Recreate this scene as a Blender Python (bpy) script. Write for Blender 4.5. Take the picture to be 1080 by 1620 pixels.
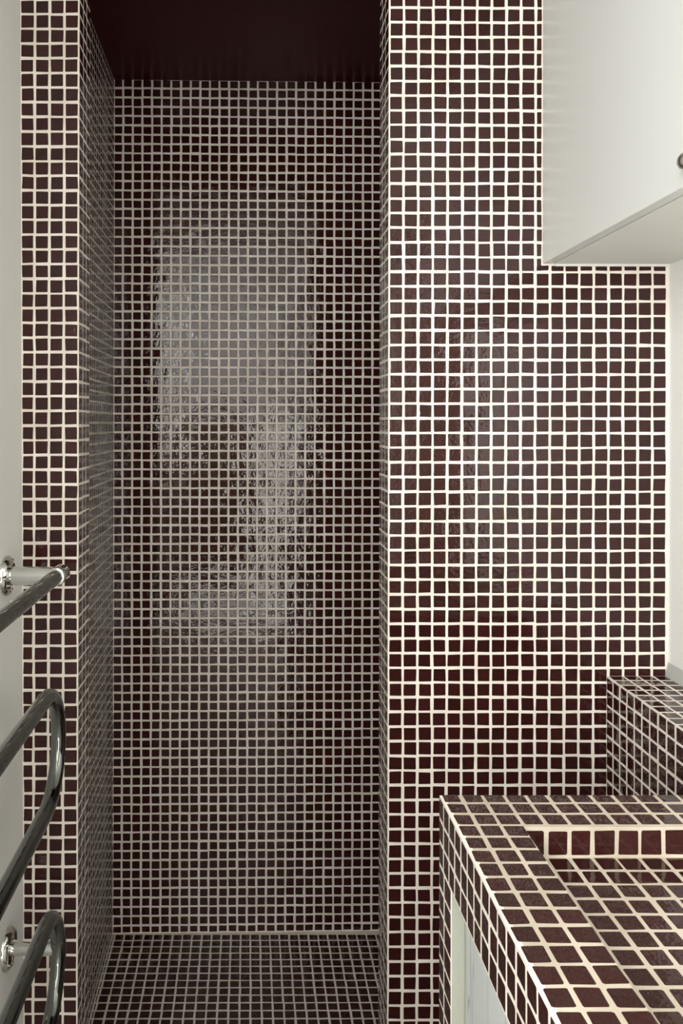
import bpy, bmesh, math, random
from mathutils import Matrix, Vector, Euler

# ------------------------------------------------------------------ clear
for o in list(bpy.data.objects):
    bpy.data.objects.remove(o, do_unlink=True)
SC = bpy.context.scene
COL = SC.collection
random.seed(7)

# All measures are in mosaic pitches (one tile plus one joint); P turns them into metres.
# Origin: X = 0 below the lens, Y = 0 the tiled partition, Z = 0 the lens height; FLOOR below it.
P = 0.025
FLOOR = -52.94
CEIL = 35.75
def T(x, y, z):
    return Vector((x * P, y * P, (z - FLOOR) * P))

# ------------------------------------------------------------------ camera
F_PX, CX, CY = 1290.1, 399.0, 670.1
cam_d = bpy.data.cameras.new('camera')
cam = bpy.data.objects.new('camera', cam_d)
COL.objects.link(cam)
yaw, pitch, roll = -0.00434, 0.00054, -0.00184
R = Matrix.Rotation(yaw, 4, 'Z') @ Matrix.Rotation(pitch, 4, 'X') @ Matrix.Rotation(roll, 4, 'Y') @ Matrix.Rotation(math.pi / 2, 4, 'X')
cam.matrix_world = Matrix.Translation(T(0, -55.54, 0)) @ R
cam_d.sensor_fit = 'VERTICAL'
cam_d.sensor_height = 36.0
cam_d.sensor_width = 24.0
cam_d.lens = F_PX * 36.0 / 1620.0
cam_d.shift_x = (540 - CX) / 1620.0
cam_d.shift_y = (CY - 810) / 1620.0
cam_d.clip_start = 0.02
SC.camera = cam

# ------------------------------------------------------------------ light: area lights in openings added behind the camera
SC.view_settings.view_transform = 'Standard'
SC.view_settings.look = 'None'
SC.view_settings.gamma = 1.0
SC.view_settings.use_curve_mapping = False
SC.view_settings.exposure = 0.2
world = bpy.data.worlds.new('World')
SC.world = world
world.use_nodes = True
wb = world.node_tree.nodes['Background']
wb.inputs['Color'].default_value = (0.85, 0.92, 1.0, 1)
wb.inputs['Strength'].default_value = 0.3
REAR = -92.0
# openings added unseen to shape light and reflection: rear wall ('R': x0, x1, z0, z1) and left wall behind the camera ('L': y0, y1, z0, z1), radiance last
ADDED_GLAZING = [
    ('R', -12.5, 11.5, 4.0, 30.0, 3.6),  # shaped for the upper glow reflected in the shower
    ('R', 7.0, 14.0, -51.0, 3.0, 9.0),  # narrow and bright, added for the glints
    ('R', -12.5, 5.6, -51.0, -40.0, 4.0),  # low opening added for the bright patch low in the reflection
    ('L', -84.0, -57.0, -8.0, 33.0, 24.0),  # unseen side window added to brighten the room, mostly outside the reflection
]
for (side, a0, a1, z0, z1, rad) in ADDED_GLAZING:
    ld = bpy.data.lights.new('added_daylight', 'AREA')
    ld.shape = 'RECTANGLE'
    ld.size = (a1 - a0) * P
    ld.size_y = (z1 - z0) * P
    ld.energy = rad * math.pi * ld.size * ld.size_y
    ld.color = (1.0, 0.96, 0.89) if side == 'R' else (1.0, 0.992, 0.975)
    lo = bpy.data.objects.new('added_daylight', ld)
    COL.objects.link(lo)
    if side == 'R':
        lo.location = T((a0 + a1) / 2, REAR - 1.0, (z0 + z1) / 2)
        lo.rotation_euler = (math.pi / 2, 0, 0)      # -Z local -> +Y
    else:
        lo.location = T(-16.8, (a0 + a1) / 2, (z0 + z1) / 2)
        lo.rotation_euler = (math.pi / 2, 0, -math.pi / 2)   # -Z local -> +X

# ------------------------------------------------------------------ materials
def new_mat(name):
    m = bpy.data.materials.new(name)
    m.use_nodes = True
    nt = m.node_tree
    return m, nt, nt.nodes['Principled BSDF']

def node(nt, kind, **kw):
    n = nt.nodes.new(kind)
    for k, v in kw.items():
        setattr(n, k, v)
    return n

def paint(name, col, rough, bump=0.02, scale=180, ior=1.45):
    m, nt, b = new_mat(name)
    b.inputs['Base Color'].default_value = (*col, 1)
    b.inputs['Roughness'].default_value = rough
    b.inputs['IOR'].default_value = ior
    g = node(nt, 'ShaderNodeNewGeometry')
    nz = node(nt, 'ShaderNodeTexNoise')
    nz.inputs['Scale'].default_value = scale
    nz.inputs['Detail'].default_value = 3
    bp = node(nt, 'ShaderNodeBump')
    bp.inputs['Strength'].default_value = bump
    bp.inputs['Distance'].default_value = 0.002
    nt.links.new(g.outputs['Position'], nz.inputs['Vector'])
    nt.links.new(nz.outputs['Fac'], bp.inputs['Height'])
    nt.links.new(bp.outputs['Normal'], b.inputs['Normal'])
    return m

def tile_material():
    m, nt, b = new_mat('maroon_glass_tile')
    g = node(nt, 'ShaderNodeNewGeometry')
    oi = node(nt, 'ShaderNodeObjectInfo')
    add = node(nt, 'ShaderNodeMath', operation='ADD')
    nt.links.new(g.outputs['Random Per Island'], add.inputs[0])
    nt.links.new(oi.outputs['Random'], add.inputs[1])
    wn = node(nt, 'ShaderNodeTexWhiteNoise', noise_dimensions='1D')
    nt.links.new(add.outputs[0], wn.inputs['W'])
    ramp = node(nt, 'ShaderNodeValToRGB')
    e = ramp.color_ramp.elements
    e[0].position, e[0].color = 0.0, (0.027, 0.0072, 0.0062, 1)
    e[1].position, e[1].color = 1.0, (0.037, 0.0086, 0.0078, 1)
    mid = e.new(0.5); mid.color = (0.032, 0.0078, 0.0070, 1)
    nt.links.new(wn.outputs['Value'], ramp.inputs['Fac'])
    nt.links.new(ramp.outputs['Color'], b.inputs['Base Color'])
    b.inputs['Roughness'].default_value = 0.06
    b.inputs['IOR'].default_value = 1.44
    # poured-glass ripple
    n1 = node(nt, 'ShaderNodeTexNoise'); n1.inputs['Scale'].default_value = 150; n1.inputs['Detail'].default_value = 1.5
    n2 = node(nt, 'ShaderNodeTexNoise'); n2.inputs['Scale'].default_value = 40; n2.inputs['Detail'].default_value = 0
    for n in (n1, n2):
        nt.links.new(g.outputs['Position'], n.inputs['Vector'])
    b1 = node(nt, 'ShaderNodeBump'); b1.inputs['Strength'].default_value = 0.5; b1.inputs['Distance'].default_value = 0.0006
    b2 = node(nt, 'ShaderNodeBump'); b2.inputs['Strength'].default_value = 0.40; b2.inputs['Distance'].default_value = 0.0015
    nt.links.new(n1.outputs['Fac'], b1.inputs['Height'])
    nt.links.new(n2.outputs['Fac'], b2.inputs['Height'])
    nt.links.new(b1.outputs['Normal'], b2.inputs['Normal'])
    nt.links.new(b2.outputs['Normal'], b.inputs['Normal'])
    return m

def grout_material(name='cream_grout', lo=(0.73, 0.67, 0.59), hi=(0.88, 0.84, 0.77)):
    m, nt, b = new_mat(name)
    g = node(nt, 'ShaderNodeNewGeometry')
    nz = node(nt, 'ShaderNodeTexNoise'); nz.inputs['Scale'].default_value = 14; nz.inputs['Detail'].default_value = 5
    nt.links.new(g.outputs['Position'], nz.inputs['Vector'])
    ramp = node(nt, 'ShaderNodeValToRGB')
    ramp.color_ramp.elements[0].position = 0.3
    ramp.color_ramp.elements[1].position = 0.7
    ramp.color_ramp.elements[0].color = (*lo, 1)
    ramp.color_ramp.elements[1].color = (*hi, 1)
    nt.links.new(nz.outputs['Fac'], ramp.inputs['Fac'])
    nt.links.new(ramp.outputs['Color'], b.inputs['Base Color'])
    b.inputs['Roughness'].default_value = 0.85
    n2 = node(nt, 'ShaderNodeTexNoise'); n2.inputs['Scale'].default_value = 900
    bp = node(nt, 'ShaderNodeBump'); bp.inputs['Strength'].default_value = 0.15; bp.inputs['Distance'].default_value = 0.0006
    nt.links.new(g.outputs['Position'], n2.inputs['Vector'])
    nt.links.new(n2.outputs['Fac'], bp.inputs['Height'])
    nt.links.new(bp.outputs['Normal'], b.inputs['Normal'])
    return m

def chrome_material(name, rough=0.05, col=(0.62, 0.63, 0.61)):
    m, nt, b = new_mat(name)
    b.inputs['Base Color'].default_value = (*col, 1)
    b.inputs['Metallic'].default_value = 1.0
    b.inputs['Roughness'].default_value = rough
    return m

def wood_material():
    m, nt, b = new_mat('white_painted_wood')
    g = node(nt, 'ShaderNodeNewGeometry')
    mp = node(nt, 'ShaderNodeMapping'); mp.inputs['Scale'].default_value = (14, 14, 1.2)
    nz = node(nt, 'ShaderNodeTexNoise'); nz.inputs['Scale'].default_value = 1.0; nz.inputs['Detail'].default_value = 4; nz.inputs['Distortion'].default_value = 0.6
    nt.links.new(g.outputs['Position'], mp.inputs['Vector'])
    nt.links.new(mp.outputs['Vector'], nz.inputs['Vector'])
    ramp = node(nt, 'ShaderNodeValToRGB')
    el = ramp.color_ramp.elements
    el[0].position, el[0].color = 0.47, (0.60, 0.635, 0.625, 1)
    el[1].position, el[1].color = 0.53, (0.62, 0.65, 0.64, 1)
    for pos, c in ((0.49, (0.60, 0.635, 0.625, 1)), (0.5, (0.34, 0.365, 0.365, 1)), (0.51, (0.62, 0.65, 0.64, 1))):
        q = el.new(pos); q.color = c
    nt.links.new(nz.outputs['Fac'], ramp.inputs['Fac'])
    nt.links.new(ramp.outputs['Color'], b.inputs['Base Color'])
    b.inputs['Roughness'].default_value = 0.45
    return m

M = dict(
    tile=tile_material(), grout=grout_material(),
    beige=grout_material('darker_beige_grout', (0.42, 0.37, 0.285), (0.56, 0.50, 0.41)),  # darker beige grout for counter and basin
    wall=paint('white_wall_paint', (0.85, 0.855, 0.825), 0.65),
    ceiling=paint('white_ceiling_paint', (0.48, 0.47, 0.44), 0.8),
    maroon=paint('maroon_gloss_paint', (0.042, 0.0022, 0.003), 0.3, bump=0.01, scale=60, ior=1.18),
    lacquer=paint('white_cabinet_lacquer', (0.65, 0.665, 0.65), 0.35, bump=0.01, scale=500),
    carcass=paint('white_cabinet_board', (0.73, 0.735, 0.705), 0.5),
    caulk=paint('grey_sealant', (0.50, 0.51, 0.49), 0.5),
    plaster=paint('rough_cream_plaster', (0.40, 0.42, 0.36), 0.8, bump=0.3, scale=90),
    floor=paint('pale_stone_floor', (0.34, 0.31, 0.27), 0.35),
    dimmed=paint('dimmed_wall_paint', (0.16, 0.12, 0.10), 0.7),  # unseen wall section darkened to dim its reflection in the tiles
    dark_panel=paint('dark_panel_brown', (0.16, 0.115, 0.085), 0.5),  # brown of the added rear panel
    frame=paint('white_frame_paint', (0.78, 0.78, 0.75), 0.4),
    wood=wood_material(),
    chrome=chrome_material('chrome', 0.05, (0.72, 0.73, 0.71)), tube=chrome_material('dark_chrome', 0.05, (0.22, 0.235, 0.222)), nickel=chrome_material('satin_nickel', 0.25, (0.5, 0.49, 0.46)),
)

# ------------------------------------------------------------------ mesh helpers
def link_mesh(name, verts, faces, mat, parent=None, smooth=False):
    me = bpy.data.meshes.new(name)
    me.from_pydata([tuple(v) for v in verts], [], faces)
    me.materials.append(mat)
    if smooth:
        for p in me.polygons:
            p.use_smooth = True
    me.update()
    o = bpy.data.objects.new(name, me)
    COL.objects.link(o)
    if parent is not None:
        o.parent = parent
    return o

class MB:
    """Collects boxes, prisms and tubes given in tile units."""
    def __init__(self):
        self.v, self.f = [], []
    def box(self, x0, x1, y0, y1, z0, z1):
        b = len(self.v)
        for z in (z0, z1):
            for (x, y) in ((x0, y0), (x1, y0), (x1, y1), (x0, y1)):
                self.v.append(T(x, y, z))
        self.f += [(b, b+3, b+2, b+1), (b+4, b+5, b+6, b+7), (b, b+1, b+5, b+4),
                   (b+1, b+2, b+6, b+5), (b+2, b+3, b+7, b+6), (b+3, b, b+4, b+7)]
        return self
    def hexa(self, pts):
        b = len(self.v)
        self.v += [T(*p) for p in pts]
        self.f += [(b, b+3, b+2, b+1), (b+4, b+5, b+6, b+7), (b, b+1, b+5, b+4),
                   (b+1, b+2, b+6, b+5), (b+2, b+3, b+7, b+6), (b+3, b, b+4, b+7)]
        return self
    def tube(self, pts, rad, seg=20, cap=True):
        pts = [Vector(p) for p in pts]
        rads = rad if isinstance(rad, (list, tuple)) else [rad] * len(pts)
        n = len(pts)
        up = None
        base = len(self.v)
        for i, q in enumerate(pts):
            t = ((pts[min(i+1, n-1)] - q).normalized() if i < n-1 else Vector((0, 0, 0))) + ((q - pts[i-1]).normalized() if i > 0 else Vector((0, 0, 0)))
            t = t.normalized()
            if up is None:
                up = Vector((1, 0, 0)) if abs(t.x) < 0.8 else Vector((0, 0, 1))
            a = (up - t * up.dot(t)).normalized()
            up = a
            c = t.cross(a)
            for s in range(seg):
                th = 2 * math.pi * s / seg
                w = q + (a * math.cos(th) + c * math.sin(th)) * rads[i]
                self.v.append(T(*w))
        for i in range(n - 1):
            for s in range(seg):
                p0 = base + i*seg + s; p1 = base + i*seg + (s+1) % seg
                self.f.append((p0, p1, p1 + seg, p0 + seg))
        if cap:
            self.f.append(tuple(base + s for s in reversed(range(seg))))
            self.f.append(tuple(base + (n-1)*seg + s for s in range(seg)))
        return self
    def build(self, name, mat, parent=None, smooth=False, bevel=0):
        o = link_mesh(name, self.v, self.f, mat, parent, smooth)
        bm = bmesh.new(); bm.from_mesh(o.data)
        bmesh.ops.recalc_face_normals(bm, faces=bm.faces)
        if bevel:
            bmesh.ops.bevel(bm, geom=list(bm.edges), offset=bevel, segments=2, affect='EDGES', profile=0.6)
        bm.to_mesh(o.data); bm.free()
        if smooth:
            o.data.set_sharp_from_angle(angle=math.radians(40))
        return o

def tag(o, label=None, cat=None, group=None, kind=None):
    if label: o['label'] = label
    if cat: o['category'] = cat
    if group: o['group'] = group
    if kind: o['kind'] = kind
    return o

def struct(o, label, cat='wall'):
    return tag(o, label, cat, kind='structure')

def empty(name, loc):
    o = bpy.data.objects.new(name, None)
    o.empty_display_size = 0.05
    COL.objects.link(o)
    o.location = loc
    return o

# ------------------------------------------------------------------ mosaic
TILE_H = 0.010        # how far a tile stands proud of the joint, in pitches
def outline(w, h, jit, rng, c=0.06):
    """Eight-cornered outline of one hand-cut looking tile, centred, w x h."""
    k = [(-w/2, -h/2), (w/2, -h/2), (w/2, h/2), (-w/2, h/2)]
    k = [(x + rng.uniform(-jit, jit), y + rng.uniform(-jit, jit)) for x, y in k]
    out = []
    for i in range(4):
        p, a, b = k[i], k[i-1], k[(i+1) % 4]
        for q in (a, b):
            d = math.hypot(q[0]-p[0], q[1]-p[1])
            cc = min(c * rng.uniform(0.5, 1.4), d * 0.3)
            out.append((p[0] + (q[0]-p[0]) * cc / d, p[1] + (q[1]-p[1]) * cc / d))
    return out

def tile_rings(w, h, rng, jit=0.018, c=0.06):
    o = outline(w, h, jit, rng, c)
    tx, ty = (max(-0.012, min(0.012, rng.gauss(0, 0.006))) for _ in range(2))
    ins = min(0.05, 0.12 * min(w, h))
    top = []
    for x, y in o:
        d = math.hypot(x, y) or 1
        f = 1 - ins / d
        top.append((x * f, y * f))
    rings = [[(x, y, -0.02) for x, y in o],
             [(x, y, TILE_H * 0.45) for x, y in o],
             [(x, y, TILE_H + tx * x + ty * y) for x, y in top]]
    return rings

FACES = []
for r in range(2):
    for s in range(8):
        a, b2 = r*8 + s, r*8 + (s+1) % 8
        FACES.append((a, b2, b2 + 8, a + 8))
FACES.append(tuple(range(16, 24)))

_var = {}
def tile_variant(w, h, i, c):
    """Shared mesh data for alike tiles (w, h in pitches)."""
    key = (round(w, 2), round(h, 2), i, c)
    if key not in _var:
        rng = random.Random(hash(key) & 0xffff)
        v = [(x*P, y*P, z*P) for ring in tile_rings(w, h, rng, c=c) for (x, y, z) in ring]
        me = bpy.data.meshes.new('tile')
        me.from_pydata(v, [], FACES)
        me.materials.append(M['tile'])
        me.update()
        _var[key] = me
    return _var[key]

class Mosaic:
    """Cells on planes of one parent: the first `limit` by priority become objects, the rest one joined part."""
    def __init__(self, parent, limit=300, base=None, c=0.035, nvar=10, name='tile', rest='tile_field'):
        self.parent, self.limit, self.cells, self.c, self.nvar = parent, limit, [], c, nvar
        self.name, self.rest = name, rest
    def patch(self, o, u, v, ul, vl, pri=0, gap=0.172, skip=None):
        """o: origin, u, v: unit vectors; ul, vl: joint positions along u and v; cells lie between joints."""
        o, u, v = Vector(o), Vector(u).normalized(), Vector(v).normalized()
        n = u.cross(v)
        for i in range(len(ul) - 1):
            for j in range(len(vl) - 1):
                w, h = ul[i+1] - ul[i], vl[j+1] - vl[j]
                a0, a1, b0, b1 = ul[i], ul[i+1], vl[j], vl[j+1]
                g = gap
                tw, th = w - g, h - g
                if tw < 0.06 or th < 0.06:
                    continue
                cu, cv = (a0 + a1) / 2, (b0 + b1) / 2
                if skip and skip(cu, cv, w, h):
                    continue
                pr = pri(cu, cv) if callable(pri) else pri
                self.cells.append((pr, o + u * cu + v * cv, u, v, n, tw, th))
        return self
    def build(self):
        rng = random.Random(len(self.cells) + 11)
        cells = sorted(self.cells, key=lambda c: c[0])
        single = [c for c in cells if c[0] < 1000][:self.limit]
        rest = [c for c in cells if c[0] < 1000][self.limit:] + [c for c in cells if c[0] >= 1000]
        inv = self.parent.matrix_world.inverted() if self.parent else Matrix()
        for pr, q, u, v, n, w, h in single:
            me = tile_variant(w, h, rng.randrange(self.nvar), self.c)
            ob = bpy.data.objects.new(self.name, me)
            COL.objects.link(ob)
            ob.parent = self.parent
            m = Matrix((u, v, n)).transposed().to_4x4()
            q2 = q + u * rng.gauss(0, 0.013) + v * rng.gauss(0, 0.013)
            m.translation = T(*q2) - self.parent_loc()
            ob.matrix_local = m @ Matrix.Rotation(rng.gauss(0, 0.008), 4, 'Z') @ Matrix.Diagonal((rng.uniform(0.965, 1.02), rng.uniform(0.965, 1.02), 1, 1))
        if rest:
            V, Fc = [], []
            pl = self.parent_loc()
            for pr, q, u, v, n, w, h in rest:
                b = len(V)
                q2 = q + u * rng.gauss(0, 0.013) + v * rng.gauss(0, 0.013)
                sx, sy = rng.uniform(0.965, 1.02), rng.uniform(0.965, 1.02)
                for ring in tile_rings(w * sx, h * sy, rng, c=self.c):
                    for (x, y, z) in ring:
                        V.append(T(*(q2 + u*x + v*y + n*z)) - pl)
                Fc += [tuple(b + k for k in f) for f in FACES]
            ob = link_mesh(self.rest, V, Fc, M['tile'], self.parent)
            ob['kind'] = 'stuff'
    def parent_loc(self):
        return self.parent.location if self.parent else Vector((0, 0, 0))

def frange(first, last, step=1.0, lo=None, hi=None):
    """Joint positions first, first+step, ... clipped to [lo, hi] with cut pieces at both ends."""
    out = [] if lo is None else [lo]
    x = first
    while lo is not None and x - step > lo + 0.05:
        x -= step
    while lo is not None and x <= lo + 0.05:
        x += step
    while x < (hi if hi is not None else last) - 0.05:
        out.append(x); x += step
    if hi is not None:
        out.append(hi)
    return out

# ------------------------------------------------------------------ measured planes
LW_T, LW_B = -15.62, -15.17            # left wall leans a little: X at the ceiling and at the floor
RW = 28.66                             # right wall
A0, B0R = 10.515, 28.409               # right partition joints
C0, D0L = -14.592, 27.865              # left partition joints
XR, XL = A0 - 1 - 0.02, C0 + 3 + 0.02  # edges of the opening
THICK = 3.7
SHL, SHR = -14.03, 18.0                # shower side walls
BY, BS = 29.465, 0.016                 # shower back wall: Y = BY + BS * X
LINTEL = 31.4
CAB_X, CAB_Z, CAB_Y = 19.97, 10.95, -38.0

def lwx(z):
    t = (z - FLOOR) / (CEIL - FLOOR)
    return LW_B + (LW_T - LW_B) * t

# ---- plain walls, floor, ceilings
w = MB()
def lw_piece(y0, y1, z0, z1):
    p = []
    for z in (z0, z1):
        p += [(-18.6, y0, z), (lwx(z), y0, z), (lwx(z), y1, z), (-18.6, y1, z)]
    w.hexa(p)
lw_piece(-57.0, 0, FLOOR, CEIL)
lw_piece(-84.0, -57.0, FLOOR, -8.0)
lw_piece(-84.0, -57.0, 33.0, CEIL)
lw_piece(REAR - 3, -84.0, FLOOR, CEIL)
w = w.build('wall_left', M['wall'])
struct(w, 'smooth white painted wall carrying the chrome towel warmer')
w = MB().box(RW, RW + 3, -52.0, 0, FLOOR, CEIL).build('wall_right', M['wall'])
struct(w, 'smooth white painted wall behind the cabinet and tiled ledge')
w = MB().box(RW, RW + 3, REAR - 3, -52.0, FLOOR, CEIL).build('wall_right_rear', M['dimmed'])
struct(w, 'unseen rear part of the right wall, darkened to dim its reflection')
fl = MB().box(LW_B - 3, RW + 3, REAR - 3, 0, FLOOR - 3, FLOOR).build('floor', M['floor'])
struct(fl, 'pale stone floor of the washroom in front of the shower', 'floor')
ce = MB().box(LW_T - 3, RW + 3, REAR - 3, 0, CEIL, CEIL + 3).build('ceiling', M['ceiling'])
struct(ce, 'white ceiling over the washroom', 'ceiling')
# unseen rear wall with the added openings
rw = MB()
rw.box(LW_T - 3, -12.5, REAR - 3, REAR, FLOOR, CEIL)
rw.box(14.0, RW + 3, REAR - 3, REAR, FLOOR, CEIL)
rw.box(-12.5, 14.0, REAR - 3, REAR, 30.0, CEIL)
rw.box(11.5, 14.0, REAR - 3, REAR, 4.0, 30.0)
rw.box(-12.5, 14.0, REAR - 3, REAR, 3.0, 4.0)
rw.box(5.6, 7.0, REAR - 3, REAR, FLOOR, 3.0)
rw.box(7.0, 14.0, REAR - 3, REAR, FLOOR, -51.0)
rw.box(-12.5, 5.6, REAR - 3, REAR - 1.5, -40.0, 3.0)
rw.box(-12.5, 5.6, REAR - 3, REAR, FLOOR, -51.0)
struct(rw.build('wall_rear', M['frame']), 'unseen rear wall with openings added to admit light')
dp = MB().box(-12.4, 5.5, REAR - 1.5, REAR + 0.3, -40.0, 2.9).build('dark_panel_1', M['dark_panel'], bevel=0.004)  # added panel, unseen, keeps the middle of the reflected glow dark
struct(dp, 'unseen dark panel added to darken the middle of the shower reflection', 'door')

# ---- left partition (pillar)
def tile_rows(first, lo, hi, step=1.0):
    return frange(first, None, step, lo, hi)

pl = MB()
pl.hexa([(LW_B - 3, 0, FLOOR), (XL, 0, FLOOR), (XL, THICK, FLOOR), (LW_B - 3, THICK, FLOOR),
         (LW_T - 3, 0, CEIL), (XL, 0, CEIL), (XL, THICK, CEIL), (LW_T - 3, THICK, CEIL)])
part_l = struct(pl.build('wall_partition_left', M['grout']), 'narrow mosaic pillar left of the shower opening')
mo = Mosaic(part_l, 300)
rows_l = tile_rows(D0L, FLOOR, CEIL)
vis_l = lambda cu, cv: (0 if -42 < cv < 29 else 1500) + abs(cv) * 0.01
for j in range(len(rows_l) - 1):      # first column follows the leaning wall
    zc = (rows_l[j] + rows_l[j+1]) / 2
    mo.patch((0, 0, 0), (1, 0, 0), (0, 0, 1), [lwx(zc) - 0.02, C0], [rows_l[j], rows_l[j+1]], vis_l)
mo.patch((0, 0, 0), (1, 0, 0), (0, 0, 1), [C0, C0+1, C0+2, C0+3-0.0], rows_l, vis_l)
mo.patch((XL, 0, 0), (0, 1, 0), (0, 0, 1), [0.02, 1.35, 2.5, THICK + 0.05], rows_l, 2000)
mo.build()

# ---- right partition
part_r = struct(MB().box(XR, RW + 3, 0, THICK, FLOOR, CEIL).build('wall_partition_right', M['grout']), 'broad mosaic wall between shower opening and white wall')
mo = Mosaic(part_r, 300)
cols_r = [A0 - 1] + [A0 + k for k in range(19)] + [RW + 0.06]
rows_r = tile_rows(B0R, FLOOR, CEIL)
def pri_r(cu, cv):
    if cv > 29 or cv < -41: return 1500
    if cu > 8.8 and cv < -26: return 400 + abs(cv) if cu < 12.5 else 1500
    return abs(cv + 2)
# above the cabinet's underside only the strip left of it is tiled; the row under it is cut
mo.patch((0, 0, 0), (1, 0, 0), (0, 0, 1), cols_r, [r for r in rows_r if r < CAB_Z] + [CAB_Z - 0.02], pri_r)
cut = [c for c in cols_r if c < CAB_X] + [CAB_X + 0.04]
up = [CAB_Z - 0.02 if r is None else r for r in [r for r in rows_r if r > CAB_Z]]
kk = [r for r in rows_r if r < CAB_Z][-1]
mo.cells = [c for c in mo.cells if not (c[1].x < CAB_X - 0.5 and c[1].z > kk)]
full = [c for c in cols_r if c <= CAB_X]
mo.patch((0, 0, 0), (1, 0, 0), (0, 0, 1), cut, [kk] + up, pri_r)
mo.patch((XR, 0, 0), (0, -1, 0), (0, 0, 1), [-THICK - 0.05, -2.6, -1.4, -0.02], rows_r, 2000)
mo.build()

# ---- lintel over the opening
lint = struct(MB().box(XL, XR, 0, THICK, LINTEL, CEIL).build('wall_lintel', M['grout']), 'mosaic lintel over the shower opening')
mo = Mosaic(lint, 0)
mo.patch((0, 0, 0), (1, 0, 0), (0, 0, 1), frange(XL, None, 1.0, XL, XR), frange(LINTEL, None, 1.0, LINTEL, CEIL), 2000)
mo.patch((0, 0, LINTEL), (1, 0, 0), (0, -1, 0), frange(XL, None, 1.0, XL, XR), [-THICK, -2.5, -1.3, 0], 2000)
mo.build()

# ---- shower: back wall
q0, q1 = BY + BS * (SHL - 2), BY + BS * (SHR + 2)
bw = MB().hexa([(SHL - 2, q0, FLOOR), (SHR + 2, q1, FLOOR), (SHR + 2, q1 + 3, FLOOR), (SHL - 2, q0 + 3, FLOOR),
                (SHL - 2, q0, CEIL), (SHR + 2, q1, CEIL), (SHR + 2, q1 + 3, CEIL), (SHL - 2, q0 + 3, CEIL)]).build('wall_shower_back', M['grout'])
struct(bw, 'tall mosaic rear wall of the shower with a soft reflection')
mo = Mosaic(bw, 300)
cols_b = frange(-13.11, None, 1.0, SHL - 0.05, SHR)
rows_b = frange(34.894, None, 0.96684, FLOOR, CEIL + 0.085)
def pri_b(cu, cv):
    return (0 if -14 < cu < 13.4 else 1500) + abs(cv + 4) + 0.02 * abs(cu)
mo.patch((0, BY, 0), (1, BS, 0), (0, 0, 1), cols_b, rows_b, pri_b, gap=0.2)
mo.build()

# ---- shower: side walls, floor, ceiling
sl = MB().box(SHL - 3, SHL, THICK, BY + BS * SHL, FLOOR, CEIL).build('wall_shower_left', M['grout'])
struct(sl, 'mosaic side wall inside the shower seen at a glancing angle')
mo = Mosaic(sl, 0)
mo.patch((SHL, 0, 0), (0, 1, 0), (0, 0, 1), frange(28.3, None, 1.0, THICK, BY + BS*SHL), frange(34.894, None, 0.96684, FLOOR, CEIL), 2000)
mo.build()
sr = MB().box(SHR, SHR + 3, THICK, BY + BS * SHR, FLOOR, CEIL).build('wall_shower_right', M['grout'])
struct(sr, 'mosaic side wall hidden behind the broad partition')
mo = Mosaic(sr, 0)
mo.patch((SHR, 0, 0), (0, -1, 0), (0, 0, 1), frange(-28.3, None, 1.0, -(BY + BS*SHR), -THICK), frange(34.894, None, 0.96684, FLOOR, CEIL), 2000)
mo.build()
sf = MB().box(SHL - 3, SHR + 3, 0, BY + 4, FLOOR - 3, FLOOR).build('floor_shower', M['grout'])
struct(sf, 'mosaic floor inside the shower', 'floor')
mo = Mosaic(sf, 300)
mo.patch((0, 0, FLOOR), (1, 0, 0), (0, 1, 0), frange(SHL + 0.28, None, 1.0, SHL, SHR), frange(29.08, None, 1.0, THICK, BY - 0.2),
         lambda cu, cv: (0 if cv > 16.5 and cu < 13.3 else 1500) + cv * 0.1)
mo.patch((0, 0, FLOOR), (1, 0, 0), (0, 1, 0), frange(XL, None, 1.0, XL, XR), [0.1, 1.3, 2.5, THICK], 2000)
mo.build()
sc = MB().box(SHL - 3, SHR + 3, THICK, BY + 4, CEIL, CEIL + 3).build('ceiling_shower', M['maroon'])
struct(sc, 'dark maroon glossy ceiling inside the shower', 'ceiling')

# ------------------------------------------------------------------ vanity
VX, VZ, VY0, VY1 = 8.84, -17.14, -17.9, -46.0       # front face, top, far end, near end
BX0, BX1, BYF, BYN, BZ = 11.72, 24.6, -20.85, -42.0, -18.43   # basin recess
van = empty('tiled_vanity', T((VX + RW) / 2, (VY0 + VY1) / 2, FLOOR))
tag(van, 'maroon mosaic vanity counter with shallow recessed basin and cream joints', 'vanity')
vloc = van.location.copy()
def to_parent(o, loc):
    o.data.transform(Matrix.Translation(-loc))
    return o
APZ = -20.28
APR = 2.15            # post width at the far end
m = MB()
S = 0.06
# counter slab around the basin
AT = 0.22             # thickness of the upright apron board in front of the counter slab
m.box(VX + AT, BX0, VY1, VY0, APZ, VZ)
m.box(BX1, RW - 0.04, VY1, VY0, APZ, VZ)
m.box(BX0, BX1, BYF, VY0, APZ, VZ)
m.box(BX0, BX1, VY1, BYN, APZ, VZ)
o = to_parent(m.build('counter', M['beige'], van), vloc)
o = to_parent(MB().box(VX, VX + AT, VY1, VY0, APZ, VZ).build('apron', M['grout'], van), vloc)
o = to_parent(MB().box(VX, VX + 3.0, VY0 - APR, VY0, FLOOR, APZ).box(VX + 3.0, RW - 0.04, VY0 - 1.2, VY0, FLOOR, APZ).build('end_post', M['grout'], van), vloc)
o = to_parent(MB().box(VX, VX + 3.0, VY1, VY1 + APR, FLOOR, APZ).box(VX + 3.0, RW - 0.04, VY1, VY1 + 1.2, FLOOR, APZ).build('end_post', M['grout'], van), vloc)
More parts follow.
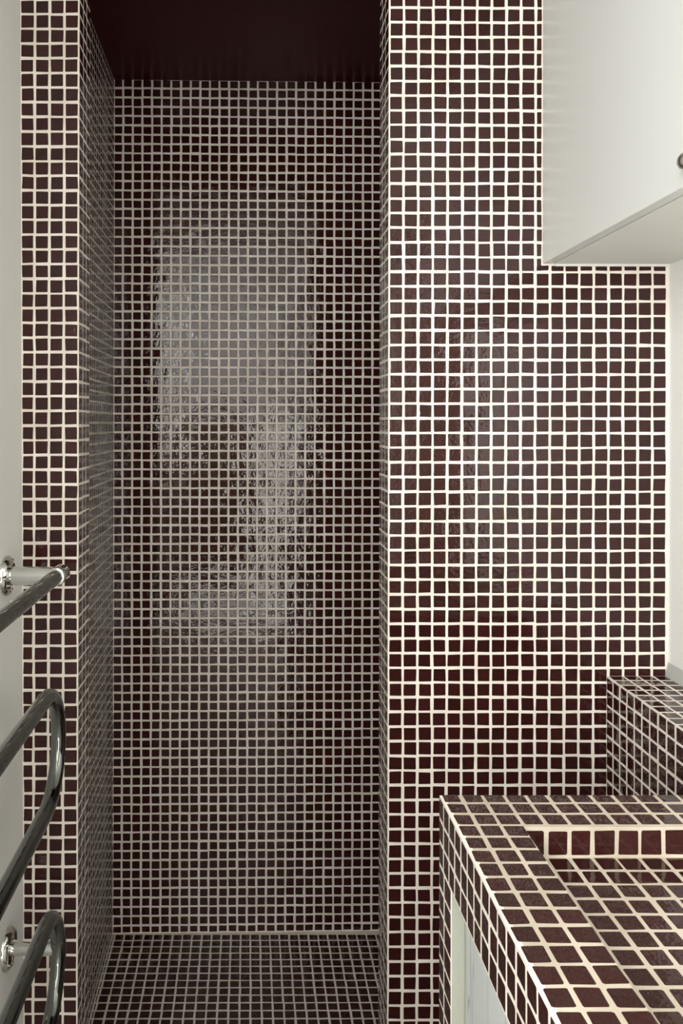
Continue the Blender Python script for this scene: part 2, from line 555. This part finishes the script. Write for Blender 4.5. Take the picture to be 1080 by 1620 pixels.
# white doors recessed behind the tiled frame
yd0, yd1 = VY0 - APR, VY1 + APR
ym = (yd0 + yd1) / 2
to_parent(MB().box(VX + 0.55, VX + 1.4, yd0 - 0.75, yd0, FLOOR, APZ).build('door_jamb', M['plaster'], van), vloc)
to_parent(MB().box(VX + 0.04, VX + 1.4, yd0 - 0.07, yd0 + 0.01, FLOOR, APZ).build('post_return', M['plaster'], van), vloc)
for (ya, yb) in ((ym + 0.06, yd0 - 0.8), (yd1, ym - 0.06)):
    d = MB().box(VX + 0.45, VX + 1.2, ya, yb, FLOOR + 2.0, APZ - 0.05).build('door', M['wood'], van)
    to_parent(d, vloc)
    yk = ya + 1.6 if ya > ym else yb - 1.6
    k = MB().tube([(VX + 0.5, yk, -27), (VX + 0.05, yk, -27), (VX - 0.25, yk, -27), (VX - 0.5, yk, -27)], [0.2, 0.2, 0.45, 0.3], 14).build('knob', M['nickel'], d, smooth=True)
    to_parent(k, vloc)
to_parent(MB().box(VX + 1.0, RW - 0.04, yd1, yd0, FLOOR, FLOOR + 2.0).build('plinth', M['wood'], van), vloc)
# basin shell
m = MB()
m.box(BX0 - 0.01, BX1 + 0.01, BYN - 0.01, BYF + 0.01, BZ - 1.2, BZ)
bas = to_parent(m.build('basin', M['beige'], van), vloc)
to_parent(MB().tube([(18.2, -31.4, BZ - 0.3), (18.2, -31.4, BZ + 0.02), (18.2, -31.4, BZ + 0.06)], [0.9, 0.9, 0.7], 24).build('drain', M['chrome'], bas, smooth=True), vloc)

mo = Mosaic(van, 300, c=0.05)
ylines = frange(-21.68, None, 1.0, VY1, VY0 + 0.09)
cnt_cols = [VX + 0.03, 9.79, 10.79, BX0 + 0.085]
def at_dist(f):
    def g(cu, cv):
        return f(cu, cv)
    return g
near = lambda cu, cv: 0 if cv > -33.5 else 1500
yback = [y for y in ylines if y > BYF - 0.2]
yrest = [y for y in ylines]
# left rim, then back rim, then the unseen near and right rims
mo.patch((0, 0, VZ), (1, 0, 0), (0, 1, 0), cnt_cols, yrest, near)
bcols = [BX0 + 0.085] + [9.79 + k for k in range(3, 19)] + [RW]
bcols = [c for i, c in enumerate(bcols) if i == 0 or c > BX0 + 0.1]
ybk = [BYF + 0.12] + [y for y in ylines if y > BYF + 0.5]
mo.patch((0, 0, VZ), (1, 0, 0), (0, 1, 0), bcols, ybk, lambda cu, cv: 0 if cu < 21 else 1500)
mo.patch((0, 0, VZ), (1, 0, 0), (0, 1, 0), [BX1] + frange(25.79, None, 1.0, BX1, RW)[1:], frange(-21.68, None, 1.0, VY1, BYF), 1500)
mo.patch((0, 0, VZ), (1, 0, 0), (0, 1, 0), frange(12.79, None, 1.0, BX0, BX1), frange(-43, None, 1.0, VY1, BYN), 1500)
# front apron and posts
ap_rows = [APZ, -19.22, -18.18, VZ - 0.02]
mo.patch((VX, 0, 0), (0, -1, 0), (0, 0, 1), [-y for y in reversed(ylines)], ap_rows, lambda cu, cv: 0 if cu < 30.5 else 1500)
post_rows = frange(APZ, None, 1.04, FLOOR, APZ)
mo.patch((VX, 0, 0), (0, -1, 0), (0, 0, 1), [-VY0 - 0.05, -VY0 + 0.9, -VY0 + APR + 0.02], post_rows, lambda cu, cv: 1200)
mo.patch((VX, 0, 0), (0, -1, 0), (0, 0, 1), [-VY1 - APR, -VY1 - 1.0, -VY1], post_rows, 1500)
# far end, turned to the mosaic wall
mo.patch((0, VY0, 0), (-1, 0, 0), (0, 0, 1), frange(-RW, None, 1.0, -24.4, -VX), frange(APZ, None, 1.04, FLOOR, VZ), 2000)
mo.build()
# recess faces of the basin (tiles are sub-parts of the basin)
mb = Mosaic(bas, 300, c=0.05)
mb.patch((0, 0, BZ), (1, 0, 0), (0, 1, 0), frange(12.63, None, 1.0, BX0, BX1), frange(-21.9, None, 1.0, BYN, BYF), lambda cu, cv: 0 if cv > -33.5 and cu < 19.5 else 1500)
mb.patch((0, BYF, 0), (1, 0, 0), (0, 0, 1), frange(12.68, None, 1.0, BX0, BX1), [BZ + 0.02, VZ - 0.06], 0)
mb.patch((BX0, 0, 0), (0, 1, 0), (0, 0, 1), frange(-21.9, None, 1.0, BYN, BYF), [BZ + 0.02, VZ - 0.06], 1500)
mb.patch((BX1, 0, 0), (0, -1, 0), (0, 0, 1), frange(21.9, None, 1.0, -BYF, -BYN), [BZ + 0.02, VZ - 0.06], 1500)
mb.patch((0, BYN, 0), (-1, 0, 0), (0, 0, 1), frange(-24, None, 1.0, -BX1, -BX0), [BZ + 0.02, VZ - 0.06], 1500)
mb.parent_loc = lambda: vloc
mb.build()

# ------------------------------------------------------------------ ledge along the right wall
LX = 24.42
led = empty('tiled_ledge', T((LX + RW) / 2, -9, FLOOR))
tag(led, 'maroon mosaic ledge box running along the white wall under the cabinet', 'ledge')
to_parent(MB().box(LX, RW, VY0 + 0.05, -0.02, FLOOR, VZ).build('body', M['grout'], led), led.location)
mo = Mosaic(led, 300)
ly = frange(-1.02, None, 1.0, VY0 + 0.1, 0.0)
mo.patch((0, 0, VZ), (1, 0, 0), (0, 1, 0), [LX, 25.5, 26.52, 27.55, RW - 0.02], ly, lambda cu, cv: 0 if cv > -10 else 1500)
mo.patch((LX, 0, 0), (0, -1, 0), (0, 0, 1), [-y for y in reversed(ly)], frange(-18.1, None, 1.02, FLOOR, VZ), lambda cu, cv: -cv if cv > -29 and cu < 12 else 1500)
mo.build()
# sealant strip between ledge and wall
tr = MB().hexa([(RW - 0.28, VY0, VZ), (RW + 0.2, VY0, VZ), (RW + 0.2, -0.05, VZ), (RW - 0.28, -0.05, VZ),
                (RW - 0.05, VY0, -16.2), (RW + 0.2, VY0, -16.2), (RW + 0.2, -0.05, -16.2), (RW - 0.05, -0.05, -16.2)]).build('trim_1', M['caulk'])
struct(tr, 'grey sealant strip where the tiled ledge meets the white wall', 'trim')

# ------------------------------------------------------------------ wall cabinet
cab = empty('wall_cabinet', T((CAB_X + RW) / 2, CAB_Y / 2, CAB_Z))
tag(cab, 'white wall cabinet with flat doors and round knob above the ledge', 'cabinet')
cl = cab.location.copy()
to_parent(MB().box(CAB_X + 0.78, RW - 0.02, CAB_Y, -0.1, CAB_Z, 33.0).build('body', M['carcass'], cab, bevel=0.0006), cl)
for (ya, yb, yk) in ((-21.0, -0.12, -19.02), (CAB_Y, -21.12, -22.9)):
    d = to_parent(MB().box(CAB_X, CAB_X + 0.70, ya, yb, CAB_Z - 0.0, 33.0).build('door', M['lacquer'], cab, bevel=0.0012), cl)
    kb = MB()
    kb.tube([(CAB_X + 0.05, yk, 11.85), (CAB_X - 0.3, yk, 11.85)], [0.2, 0.15], 18)
    kb.tube([(CAB_X - 0.22, yk, 11.85), (CAB_X - 0.28, yk, 11.85), (CAB_X - 0.42, yk, 11.85), (CAB_X - 0.58, yk, 11.85), (CAB_X - 0.68, yk, 11.85), (CAB_X - 0.72, yk, 11.85)],
            [0.15, 0.27, 0.37, 0.34, 0.22, 0.04], 24)
    to_parent(kb.build('knob', M['nickel'], d, smooth=True), cl)
# bead of sealant where the cabinet meets the tiles
to_parent(MB().box(CAB_X + 0.9, RW - 0.02, -0.12, 0.0, CAB_Z - 0.16, CAB_Z - 0.005).build('sealant_bead', M['frame'], cab), cl)

# ------------------------------------------------------------------ serpentine towel warmer
TX, TR = -11.95, 0.46
ZS = [-9.5, -16.25, -23.0, -29.75, -36.5]
FAR, NEAR = -7.4, -22.0
tow = empty('towel_warmer', T(LW_B, -13, -23))
tag(tow, 'chrome serpentine towel warmer on brackets fixed to the white wall', 'towel warmer')
tl = tow.location.copy()
def arc(yc, zc, r, sgn, n=14):
    return [(TX, yc + sgn * r * math.sin(math.pi * i / n), zc + r * math.cos(math.pi * i / n)) for i in range(n + 1)]
r = 3.375
path = [(TX, -4.6, ZS[0])] + [(TX, y, ZS[0]) for y in (-8, -12, -16, -19)]
path += arc(NEAR, (ZS[0] + ZS[1]) / 2, r, -1)
path += arc(FAR, (ZS[1] + ZS[2]) / 2, r, 1)
path += arc(NEAR, (ZS[2] + ZS[3]) / 2, r, -1)
path += arc(FAR, (ZS[3] + ZS[4]) / 2, r, 1)
path += [(TX, y, ZS[4]) for y in (-12, -16, NEAR)]
to_parent(MB().tube(path, TR, 28).build('heating_tube', M['tube'], tow, smooth=True), tl)
def bracket(y, z, rp, xt):
    xw = lwx(z)
    m = MB()
    m.tube([(xw + 0.2, y, z), (xw + 0.7, y, z), (xt, y, z)], [rp * 1.02, rp, rp * 0.97], 28)
    b = to_parent(m.build('bracket', M['chrome'], tow, smooth=True), tl)
    f = MB().tube([(xw - 0.02, y, z), (xw + 0.08, y, z), (xw + 0.25, y, z), (xw + 0.42, y, z), (xw + 0.50, y, z), (xw + 0.46, y, z), (xw + 0.40, y, z)],
                  [1.2, 1.28, 1.26, 1.1, 0.92, 0.75, 0.55], 36)
    to_parent(f.build('wall_flange', M['chrome'], b, smooth=True), tl)
    return b
bracket(-4.0, -9.62, 0.6, TX + 0.1)
bracket(-4.03, (ZS[3] + ZS[4]) / 2, 0.39, TX)
bracket(NEAR - r, (ZS[2] + ZS[3]) / 2, 0.39, TX)
# elbow sleeve with end ring at the start of the tube, tee sleeve on the last bend
s = MB().tube([(TX, -3.35, -9.55), (TX, -3.45, -9.55), (TX, -4.7, -9.5), (TX, -4.78, -9.5)], [0.5, 0.58, 0.58, 0.5], 28)
to_parent(s.build('elbow_sleeve', M['tube'], tow, smooth=True), tl)
s = MB().tube([(TX, -4.8, -9.5), (TX, -4.86, -9.5), (TX, -4.98, -9.5), (TX, -5.02, -9.5)], [0.47, 0.56, 0.56, 0.47], 28)
to_parent(s.build('end_ring', M['chrome'], tow, smooth=True), tl)
zc = (ZS[3] + ZS[4]) / 2
sp = [(TX, FAR + r * math.cos(a), zc + r * math.sin(a)) for a in [x * 0.05 for x in range(-4, 5)]]
to_parent(MB().tube(sp, 0.485, 28).build('tee_sleeve', M['tube'], tow, smooth=True), tl)

print('objects', len(bpy.data.objects), 'tris', sum(len(o.data.polygons) for o in bpy.data.objects if o.type == 'MESH'))
